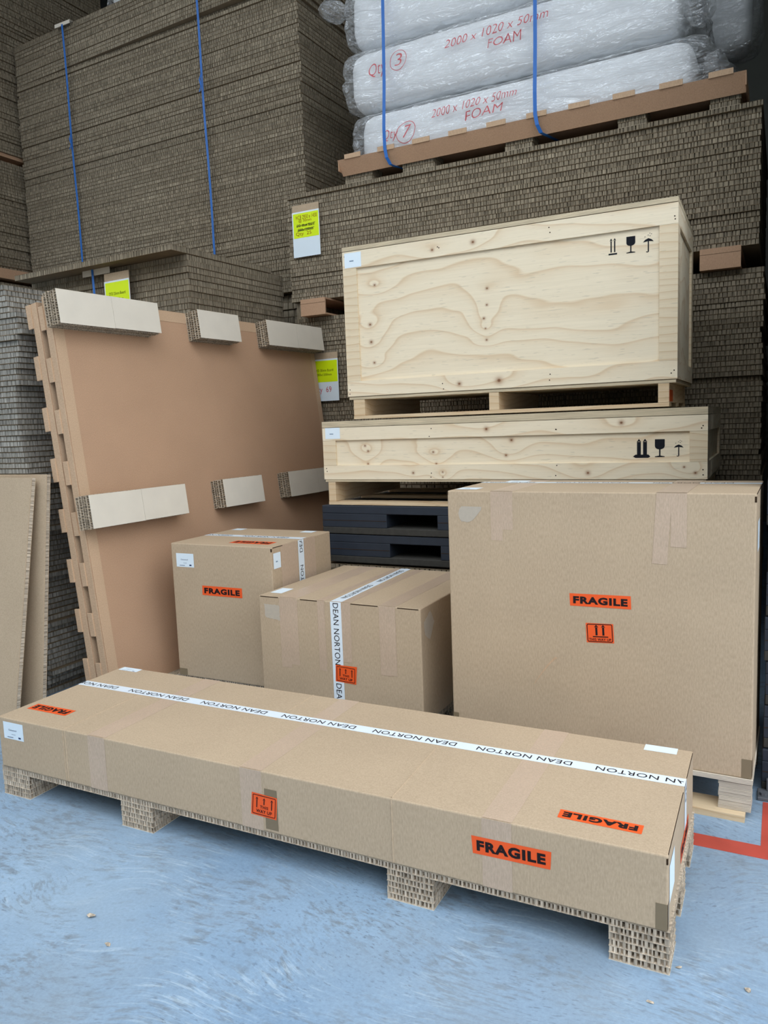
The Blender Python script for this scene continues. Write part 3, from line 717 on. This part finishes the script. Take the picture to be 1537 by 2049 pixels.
board_block('honeycomb_board_stack', 'hidden lower boards behind the pine crates', (-3.35, 5.10), 0, 3.23, 1.58, 0, 16, .0624, 'fr', 94, cell=.05)
def twA(k, n):
    return ((.03 if k % 9 == 4 else 0) + .035 * math.sin(k * .21) - (.05 if n - k < 6 else 0), .0, 0)
board_stack('the weathered stack at the left edge', 'boards of the weathered left stack', (-4.92, 2.815), 0, 1.27, 1.2, 0.0, 76, .0298, 'fr', 5, .006, mh=M['honey_gr'], tweak=twA, cell=.022, kind='weathered grey honeycomb board')
board_block('honeycomb_board_stack', 'upper stack of thin boards in the far top left corner', (-9.4, 4.3), 0, 2.4, 2.62, 4.30, 84, .030, 'fr', 95, cell=.034)
board_block('honeycomb_board_stack', 'lower stack of thin boards at the far left, below the brown gap', (-9.4, 4.3), 0, 2.4, 2.62, 3.14, 35, .0306, 'fr', 96, cell=.034)
b = thing('stack_pallet', 'brown cardboard deck in the gap between the far left board stacks', 'pallet', (-9.38, 4.32, 4.213), 0)
boxpart('deck', b, (0, 0, .05), (2.36, 2.58, .085), M['kraft_dk'])
for y in (.1, 1.2, 2.3): boxpart('runner', b, (.05, y, 0), (2.25, y + .2, .0495), M['kraft_dk'])
b = thing('stack_pallet', 'brown cardboard deck beneath the far left board stacks', 'pallet', (-9.42, 4.28, 3.02), 0)
boxpart('deck', b, (0, 0, .02), (2.46, 2.66, .118), M['kraft_dk']); boxpart('runner', b, (.1, .1, 0), (2.3, .3, .0195), M['kraft_dk']); boxpart('runner', b, (.1, 2.3, 0), (2.3, 2.5, .0195), M['kraft_dk'])
board_block('honeycomb_board_stack', 'hidden bottom boards in the far left corner', (-9.4, 4.3), 0, 2.4, 2.6, 0, 50, .0602, 'fr', 97, cell=.06)

# cardboard spacers between the wide stack and the dark stack
def spacer(label, x, y, w, d, z, h):
    t = thing('cardboard_spacer', label, 'spacer', (x, y, z), 0, 'cardboard spacers between the stacks')
    mb = MB(); mb.box((0, 0, 0), (w, .012, h)); mb.box((0, d - .012, 0), (w, d, h)); mb.box((0, .012, 0), (w, d - .012, .012)); mb.box((0, .012, h - .012), (w, d - .012, h))
    mb.build('sleeve', t, M['kraft_dk']); boxpart('fold_seam', t, (0, -.0012, h * .72), (w, .0005, h * .73), M['slit']); return t
spacer('brown cardboard spacer above the yellow tag marked 69', -3.247, 5.0, .216, .75, 2.2765, .122)
spacer('brown cardboard spacer at the right end between the stacks', -.452, 5.03, .222, .75, 2.2765, .122)
t = thing('cardboard_spacer', 'ribbed cardboard spacer at the left end between the stacks', 'spacer', (-3.36, 5.12, 2.2765), 0, 'cardboard spacers between the stacks')
ob('ribbed_core', honey_mesh('ribbed_core', .10, .7, .122, 'f', .012, .01, 8), t)

# ------------------------------------------------------------------ stock tags
def stock_tag(label, o, yaw, w, h, ysplit, card, lines):
    """card: height of brown strip; lines: (text, x0, y0, x1, y1, material, bold) as fractions"""
    t = thing('stock_tag', label, 'tag', o, yaw, 'yellow stock tags'); fr = Fr((0, 0, 0), (1, 0, 0), (0, 0, 1))
    boxpart('backing_card', t, (0, 0, 0), (w, .006, h), M['kraft'])
    Hs = h - card
    boxpart('white_sheet', t, (-.002, -.0022, -.002), (w + .002, -.0002, Hs), M['paper'])
    y = MB(); y.box((.008, -.0034, Hs * ysplit), (w - .004, -.0024, Hs - .012), M['yellow']); y = y.build('yellow_sheet', t)
    mb = MB()
    for tx, x0, y0, x1, y1, m, bo in lines:
      if tx == '-': poly_into(mb, fr, [(x0 * w, y0 * Hs), (x1 * w, y1 * Hs), (x1 * w, y1 * Hs + .003), (x0 * w, y0 * Hs + .003)], M[m], .0046)
      else: text_into(mb, fr, tx, x0 * w, y0 * Hs, x1 * w, y1 * Hs, M[m], .0042, bo)
    mb.build('writing', t); return t
stock_tag('yellow and white tag handwritten HCB and Qty 25', (-3.327, 5.070, 2.728), 0, .235, .378, .42, .050,
          [('HCB 2950 x 1430', .14, .83, .93, .92, 'brownink', 0), ('@ 30mm', .24, .75, .72, .83, 'brownink', 0), ('SYD 30mm Board', .16, .66, .82, .72, 'black', .03), ('3000x1200mm', .20, .565, .78, .625, 'black', .03), ('-', .15, .675, .86, .715, 'black', 0), ('-', .18, .575, .82, .615, 'black', 0), ('Qty  25', .12, .45, .70, .55, 'brownink', 0)])
stock_tag('yellow tag printed 25mm Board beside the short blue strap', (-4.362, 4.150, 2.200), -.0521, .252, .392, .42, .055,
          [('SYD 25mm Board', .17, .70, .84, .76, 'black', 0), ('2500x1200mm', .24, .58, .74, .64, 'black', 0)])
stock_tag('dim yellow tag with the red number 69, partly behind the leaning pallet', (-3.235, 5.076, 1.640), 0, .245, .362, .45, .048,
          [('SYD 30mm Board', .18, .70, .84, .76, 'black', 0), ('3000x1200mm', .20, .60, .78, .655, 'black', 0), ('Qty  69', .10, .16, .75, .34, 'redink', 0)])

# ------------------------------------------------------------------ straps
def ribbon(name, parent, pts, width_dir, wd, m, th=.0012):
    mb = MB(); W = Vector(width_dir).normalized() * wd / 2; n = len(pts); vs = []
    for i, p in enumerate(pts):
        p = Vector(p); a = Vector(pts[max(i - 1, 0)]); b = Vector(pts[min(i + 1, n - 1)]); t = (b - a).normalized(); nr = t.cross(W).normalized() * th
        vs += [p - W, p + W, p + W + nr, p - W + nr]
    fs = []
    for i in range(n - 1):
        for j in range(4): fs.append((i * 4 + j, i * 4 + (j + 1) % 4, i * 4 + 4 + (j + 1) % 4, i * 4 + 4 + j))
    fs += [(0, 1, 2, 3), tuple((n - 1) * 4 + j for j in (3, 2, 1, 0))]
    mb.add(vs, fs, m); return mb.build(name, parent)
def strap1(label, u, ztop, zbot, knot, protector):
    yv = lambda uu: 5.6156 - .03 * (uu + 6.911)
    t = thing('packing_strap', label, 'strap', (u, yv(u), zbot), 0, 'blue packing straps')
    H = ztop - zbot; f = -.022 - (.045 if u > -5 else .02)
    pts = [(0, .12, H + .004), (0, .05, H + .004), (0, f, H + .002), (0, f - .004, H - .02)] + [(.004 * math.sin(i), f + (i / 12) * (-.018 - f) - .003, H - .05 - (H - .05) * i / 12) for i in range(13)]
    ribbon('band', t, pts, (1, 0, 0), .022, M['strap'])
    ribbon('buckle_tail', t, [(.010, f - .006, knot + .10), (-.006, f - .016, knot + .05), (.002, f - .008, knot), (-.010, f - .018, knot - .05)], (1, 0, .4), .016, M['strap'])
    if protector:
        mb = MB(); mb.box((-.10, f - .004, H - .028), (.10, f, H + .003)); mb.box((-.10, f, H), (.10, .10, H + .003)); p = mb.build('edge_protector', t, M['cream']); p['label'] = 'cream card edge protector'
    return t
strap1('left blue strap on the tall board stack, with a cream corner card', -6.124, 5.3275, 2.64, 1.59, True)
strap1('right blue strap on the tall board stack', -4.446, 5.3275, 2.64, 1.72, False)
t = thing('packing_strap', 'short blue strap on the middle stack beside a yellow tag', 'strap', (-4.488, 4.178, 2.10), -.0521, 'blue packing straps')
ribbon('band', t, [(0, -.0155, .542), (0.004, -.014, .3), (.01, -.012, 0)], (1, 0, 0), .022, M['strap'])
mb = MB(); mb.box((-.115, -.010, .500), (.175, -.006, .545)); p = mb.build('edge_protector', t, M['cream']); p['label'] = 'cream card edge protector'

# ------------------------------------------------------------------ cardboard tray pallets (two lean against the stacks)
BLK = {}
def tray_pallet(label, o, ax, ay, az, w, h, cols, rows, bt, lip, tabl, tabs_from, faces, edges, wide_split, rim=True, group=None):
    t = tag(ob('cardboard_tray_pallet', None), label, 'pallet', group)
    t.matrix_world = Matrix(((ax.x, ay.x, az.x, o[0]), (ax.y, ay.y, az.y, o[1]), (ax.z, ay.z, az.z, o[2]), (0, 0, 0, 1)))
    mb = MB(); mb.rbox((0, 0, -.016), (w, h, 0), .006, 6, 6, 1, M['kraft_dk']); mb.build('deck', t)
    # folded lips with crenellated tabs
    per, tl, th = .268, .125, .004
    for nm, (x0, y0, x1, y1) in (('l', (-th, .0, 0, h)), ('r', (w, 0, w + th, h)), ('b', (0, -th, w, 0)), ('t', (0, h, w, h + th))):
        lp = MB(); lp.rbox((x0, y0, -lip), (x1, y1, -.002), .0018, m=M['kraft_edge']); lp = lp.build('lip', t)
        L_ = h if nm in 'lr' else w; a = tabs_from
        while a + tl < L_ + .02:
            b_ = min(a + tl, L_); tb = MB()
            if nm in 'lr': tb.rbox((x0 - (.006 if nm == 'l' else 0), a, -lip - tabl), (x1 + (.006 if nm == 'r' else 0), b_, -lip + .004), .0018, m=M['kraft_edge'])
            else: tb.rbox((a, y0 - (.006 if nm == 'b' else 0), -lip - tabl), (b_, y1 + (.006 if nm == 't' else 0), -lip + .004), .0018, m=M['kraft_edge'])
            tb.build('tab', lp); a += per
    if rim:
        for nm, (x0, y0, x1, y1) in (('l', (.001, .001, .062, h - .001)), ('t', (.064, h - .062, w - .05, h - .001)), ('r', (w - .048, .001, w - .001, h - .001))):
            boxpart('edge_tape', t, (x0, y0, .0002), (x1, y1, .0016), M['kraft_edge'])
    nl = 5
    for ri, (y0, y1) in enumerate(rows):
        for ci, (x0, x1) in enumerate(cols):
            key = (round(x1 - x0, 3), round(y1 - y0, 3), bt, edges, ci)
            if key not in BLK:
                lt = (bt - .006) / nl
                BLK[key] = [honey_mesh('honeycomb_layer', x1 - x0, y1 - y0, lt, edges, .014, .022, 300 + ci * 9 + q, M['honey_md'], M['honey_lt'], True) for q in range(3)]
            lt = (bt - .0045) / nl
            f = MB()
            if faces and wide_split and x1 - x0 > .5:
                mid = x0 + (x1 - x0) * .51; f.box((x0, y0, bt - .002), (mid - .0008, y1, bt)); f.box((mid + .0008, y0 + .0015, bt - .0024), (x1, y1 + .001, bt - .0002))
            else: f.box((x0, y0, bt - .002), (x1, y1, bt))
            f = f.build('foot_block', t, M['cream'])
            for q in range(nl): ob('honeycomb_layer', BLK[key][(q + ci + ri) % 3], f, (x0 + .003 * ((q * 7 + ci) % 3 - 1), y0 + .002 * ((q * 5) % 3 - 1), .0017 + q * lt))
    return t
pa = Vector((.0617, .9981, 0)).normalized(); pu = Vector((-.1175, .0073, .9930)).normalized(); pn = pa.cross(pu).normalized(); pu = pn.cross(pa)
PO = Vector((-3.087, 2.781, 0.0))
cols = ((-.030, .637), (.955, 1.325), (1.612, 2.258)); rows = ((.003, .090), (.968, 1.140), (2.014, 2.186))
tray_pallet('front one of two brown cardboard pallets leaning on their side, cream block feet showing', PO, pa, pu, pn, 2.266, 2.182, cols, rows, .106, .050, .034, .136, True, 'fl', True)
tray_pallet('second leaning cardboard pallet, mostly hidden behind the front one', PO - pn * .094 - pa * .004 + Vector((0, 0, .012)), pa, pu, pn, 2.25, 2.15, (), (), .1, .050, .034, .150, False, 'fl', False)

# two honeycomb boards leaning at the far left
def lean_board(label, u1, vb, vt, zt, w, seed):
    t = thing('leaning_board', label, 'honeycomb board', (u1 - w, vb, 0), 0, 'boards leaning at the left edge')
    Lh = math.hypot(vt - vb, zt); an = math.atan2(zt, vt - vb)
    th = .0235; mb = MB(); rng = random.Random(seed)
    me = MB(); honey_into(me, w, Lh, th, 'r', .020, .006, rng, M['honey_lt'], M['kraft'], 0, .0016)
    e = me.build('sheet', t); e.rotation_euler = (an, 0, 0); e.location = (0, 0, .004)
    c = boxpart('face_liner', t, (0, 0, th), (w - .003, Lh - .004, th + .0012), M['kraft']); c.rotation_euler = (an, 0, 0); c.location = (0, 0, .004)
    return t
lean_board('nearer of two brown honeycomb boards leaning at the left edge', -3.447, 2.485, 2.712, 1.232, 1.0, 21)
lean_board('rear one of two honeycomb boards leaning at the left edge', -3.395, 2.605, 2.762, 1.246, 1.06, 22)

# ------------------------------------------------------------------ wrapped foam on its tray pallet
ft_ = tag(ob('cardboard_tray_pallet', None), 'brown cardboard tray pallet on honeycomb blocks carrying the wrapped foam', 'pallet'); ft_.location = (-2.885, 5.04, 3.195)
TW, TD = 2.67, 1.55
boxpart('deck', ft_, (.01, .02, .088), (TW - .01, TD, .105), M['kraft_dk'])
mb = MB(); mb.add([(.012, .035, .05), (TW - .004, .035, .05), (TW, -.02, .150), (0, -.02, .150), (.012, .040, .05), (TW - .004, .040, .05), (TW, -.014, .150), (0, -.014, .150)], [(0, 1, 2, 3), (7, 6, 5, 4), (3, 2, 6, 7), (0, 3, 7, 4), (1, 5, 6, 2), (0, 4, 5, 1)], M['kraft_dk']); lipo = mb.build('front_lip', ft_)
for i in range(10):
    x = .06 + i * .268; mb = MB(); mb.box((x, -.024, .146), (x + .13, -.017, .178), M['kraft_edge']); mb.build('tab', lipo)
for nm, x0, x1 in (('side_lip', 0, .006), ('side_lip', TW - .006, TW)): boxpart(nm, ft_, (x0, -.012, .075), (x1, TD, .150), M['kraft_dk'])
boxpart('back_lip', ft_, (.007, TD, .088), (TW - .007, TD + .006, .150), M['kraft_dk'])
for i, (x0, x1) in enumerate(((.015, .240), (.480, .722), (1.23, 1.415), (1.95, 2.118), (2.472, 2.637))):
    for j, y0 in enumerate((.055, .70, 1.30)):
        f = boxpart('foot_block', ft_, (x0, y0, 0), (x1, y0 + .17, .002), M['cream'])
        for q in range(3): ob('honeycomb_layer', honey_mesh('honeycomb_layer', x1 - x0, .17, .0284, 'fr', .016, .012, 500 + i * 3 + q), f, (x0 + .004 * ((q + i) % 2), y0 - .003 * (q % 2), .002 + q * .0286))

def foam_bundle(name, label, x0, x1, y0, y1, z0, z1, seed, tail_l=.05, tail_r=.05, group='wrapped foam bundles', res=1.0):
    t = thing('foam_bundle', label, 'foam bundle', (x0, y0, z0), 0, group); w, d, h = x1 - x0, y1 - y0, z1 - z0
    so = Vector((seed * 7.3, seed * 3.1, seed * 1.9))
    mb = MB(); rr = min(.11, h * .30)
    def dsp(p, n, dims):
        q = p + so; return p + n * (.010 * noise.noise(q * 2.2))
    mb.rbox((.03, .02, .004), (w - .03, d - .02, h - .006), rr, 16, 8, 4, M['foam'], dsp); mb.build('foam_core', t, smooth=True)
    mb = MB()
    def dw(p, n, dims):
        q = p + so; k = 0.0
        for a, (sx, sz, amp) in enumerate(((3.2, 9.0, .016), (7.0, 17.0, .008))):
            v = Vector((q.x * sx + q.z * sz * .9, q.y * 4, q.z * sz * .45 - q.x * sx * .6))
            k += (1 - abs(noise.noise(v)) * 2.2) * amp
        e = max(0, 1 - min(p.x, dims[0] - p.x) / .16)
        k += e * .020 * noise.noise(Vector((q.y * 14, q.z * 16, q.x * 3)))
        zc = abs(p.z / dims[2] - .5) * 2
        return p + n * k * (1 - .65 * zc ** 4)
    mb.rbox((-tail_l, .006, .0), (w + tail_r, d - .004, h), rr * 1.05, int(70 * res), int(18 * res), int(14 * res), M['wrap'], dw)
    wr = mb.build('plastic_wrap', t, smooth=True)
    return t, wr
FY = 5.105
f1, w1 = foam_bundle('foam_bundle', 'lowest front bundle of plastic-wrapped foam, marked Qty 7', -2.80, -.47, FY + .02, FY + 1.0, 3.304, 3.678, 1, .045, .075)
f2, w2 = foam_bundle('foam_bundle', 'middle front bundle of wrapped foam, bulging left, marked Qty 3', -2.86, -.54, FY, FY + 1.02, 3.694, 4.108, 2, .03, .06)
f3, w3 = foam_bundle('foam_bundle', 'topmost front bundle of wrapped foam, cut by the top of the photo', -2.84, -.60, FY + .01, FY + 1.02, 4.124, 4.545, 3, .03, .05)
foam_bundle('foam_bundle', 'rear low foam bundle peeping out behind the right end', -2.3, -.335, 6.17, 6.52, 3.302, 3.905, 4, .03, .02, res=.5)
foam_bundle('foam_bundle', 'rear upper foam bundle hanging out at the top right', -2.2, -.205, 6.17, 6.54, 3.93, 4.50, 5, .03, .02, res=.5)
def plastic_tail(parent, o, size, seed):
    mb = MB(); n = 14; m = 9; vs = []
    for i in range(n):
        for j in range(m):
            a = i / (n - 1) * 2 * math.pi; b_ = j / (m - 1)
            r = math.sin(math.pi * (.12 + .83 * b_)) * (1 + .30 * noise.noise(Vector((math.cos(a) * 2, math.sin(a) * 2, b_ * 5 + seed))))
            vs.append((o[0] + size[0] * (b_ - .5), o[1] + size[1] * r * math.cos(a), o[2] + size[2] * r * math.sin(a) - .04 * b_))
    fs = [(i * m + j, ((i + 1) % n) * m + j, ((i + 1) % n) * m + j + 1, i * m + j + 1) for i in range(n) for j in range(m - 1)]
    mb.add(vs, fs, M['wrap']); return mb.build('plastic_tail', parent, smooth=True)
plastic_tail(f3, (-.10, .06, .33), (.24, .10, .07), 1)
plastic_tail(f1, (2.42, .12, .17), (.16, .12, .13), 4); plastic_tail(f2, (2.38, .10, .16), (.18, .10, .13), 7)

def write_on(wrap, parent, lines, name='handwriting'):
    """red marker on the film: text laid on the wrap's real front surface"""
    me = wrap.data; bv = BVHTree.FromPolygons([v.co[:] for v in me.vertices], [tuple(p.vertices) for p in me.polygons])
    for txt, x, z, wd, ht, slope in lines:
        mb = MB(); vs, fs = glyphs(txt, -.010); P = []
        for a, b_ in vs:
            X = x + wd * a + ht * .22 * b_; Z = z + ht * b_ + slope * wd * a
            hit = bv.ray_cast(Vector((X, -1, Z)), Vector((0, 1, 0)))
            P.append((X, (hit[0].y if hit[0] is not None else .02) - .011, Z))
        mb.add(P, fs, M['redink']); mb.build(name, parent)
def circ(wrap, parent, x, z, rx, rz):
    me = wrap.data; bv = BVHTree.FromPolygons([v.co[:] for v in me.vertices], [tuple(p.vertices) for p in me.polygons]); mb = MB(); P = []; n = 28
    for k in (1.0, .94):
        for i in range(n):
            a = 2 * math.pi * i / n; X = x + rx * k * math.cos(a); Z = z + rz * k * math.sin(a) + .1 * rx * math.cos(a)
            hit = bv.ray_cast(Vector((X, -1, Z)), Vector((0, 1, 0))); P.append((X, (hit[0].y if hit[0] is not None else .02) - .011, Z))
    mb.add(P, [(i, (i + 1) % n, (i + 1) % n + n, i + n) for i in range(n)], M['redink']); mb.build('handwritten_ring', parent)
write_on(w1, f1, [('Qty', .235, .115, .115, .085, .05), ('7', .395, .125, .05, .085, .05), ('2000 x 1020 x 50mm', .62, .215, .60, .055, .03), ('FOAM', .86, .150, .26, .055, .03)])
circ(w1, f1, .425, .165, .075, .075)
write_on(w2, f2, [('Qty', .21, .165, .135, .10, .05), ('3', .425, .21, .05, .075, .05), ('2000 x 1020 x 50mm', .80, .235, .70, .055, .03), ('FOAM', 1.10, .165, .22, .055, .03)])
circ(w2, f2, .455, .245, .065, .065)
def foam_strap(label, u, zt):
    t = thing('packing_strap', label, 'strap', (u, 5.02, 3.19), 0, 'blue packing straps')
    pts = [(0, 1.2, zt - 3.19), (0, .30, zt - 3.19), (0, .10, zt - 3.20), (-.004, .052, zt - 3.28), (-.004, .040, zt - 3.6), (-.002, .020, .60), (0, -.012, .30), (0, -.010, .165), (.012, -.010, .10), (.030, .012, .055), (.05, .05, .048), (.08, .30, .075)]
    ribbon('band', t, pts, (1, 0, 0), .024, M['strap']); return t
foam_strap('left blue strap around the wrapped foam', -2.495, 4.56)
foam_strap('right blue strap around the wrapped foam', -1.425, 4.56)

# plastic-wrapped bundle on top of the tall stack
foam_bundle('foam_bundle', 'grey plastic-wrapped bundle on top of the tall blue-strapped stack', -5.75, -4.3, 5.74, 6.6, 5.335, 5.73, 6, .03, .03, group='wrapped bundles on the stacks', res=.6)

# ------------------------------------------------------------------ small things on the floor
def scrap(label, x, y, seed, s=.018):
    rng = random.Random(seed); bm = bmesh.new(); bmesh.ops.create_icosphere(bm, subdivisions=1, radius=s)
    for v in bm.verts: v.co = Vector((v.co.x * rng.uniform(.3, 1.5), v.co.y * rng.uniform(.2, 1.1), v.co.z * rng.uniform(.05, .40)))
    z0 = min(v.co.z for v in bm.verts)
    for v in bm.verts: v.co.z -= z0
    me = bpy.data.meshes.new('paper_scrap'); bm.to_mesh(me); bm.free(); me.materials.append(M['honey_lt'])
    tag(ob('paper_scrap', me, None, (x, y, 0), rng.uniform(0, 3)), label, 'scrap', 'paper scraps on the floor')
scrap('larger torn paper scrap on the blue floor, far left', -1.831, 1.494, 1, .020)
scrap('small pale paper scrap on the floor, right of the larger one', -1.683, 1.426, 2, .013)
scrap('small tan scrap on the floor at the lower right edge', -.047, 1.975, 3, .011)
scrap('tiny dark scrap on the floor below the right corner of the long box', -.262, 1.834, 4, .010)
scrap('tiny paper crumb at the foot of the long box at right', -.215, 1.99, 5, .008)
sp = thing('steel_foot_plate', 'grey steel foot plate on the floor beside the plywood pallet', 'plate', (-.055, 3.035, 0), .02)
boxpart('plate', sp, (0, 0, 0), (.20, .082, .014), M['steel'], .003); boxpart('upstand', sp, (.03, .062, .0142), (.17, .080, .060), M['steel'], .003)
mb = MB(); mb.add([(.02 + .012 * math.cos(a), .025 + .012 * math.sin(a), z) for z in (.014, .024) for a in [i * math.pi / 3 for i in range(6)]], [(i, (i + 1) % 6, (i + 1) % 6 + 6, i + 6) for i in range(6)] + [tuple(range(6, 12))], M['steel']); mb.build('bolt', sp)
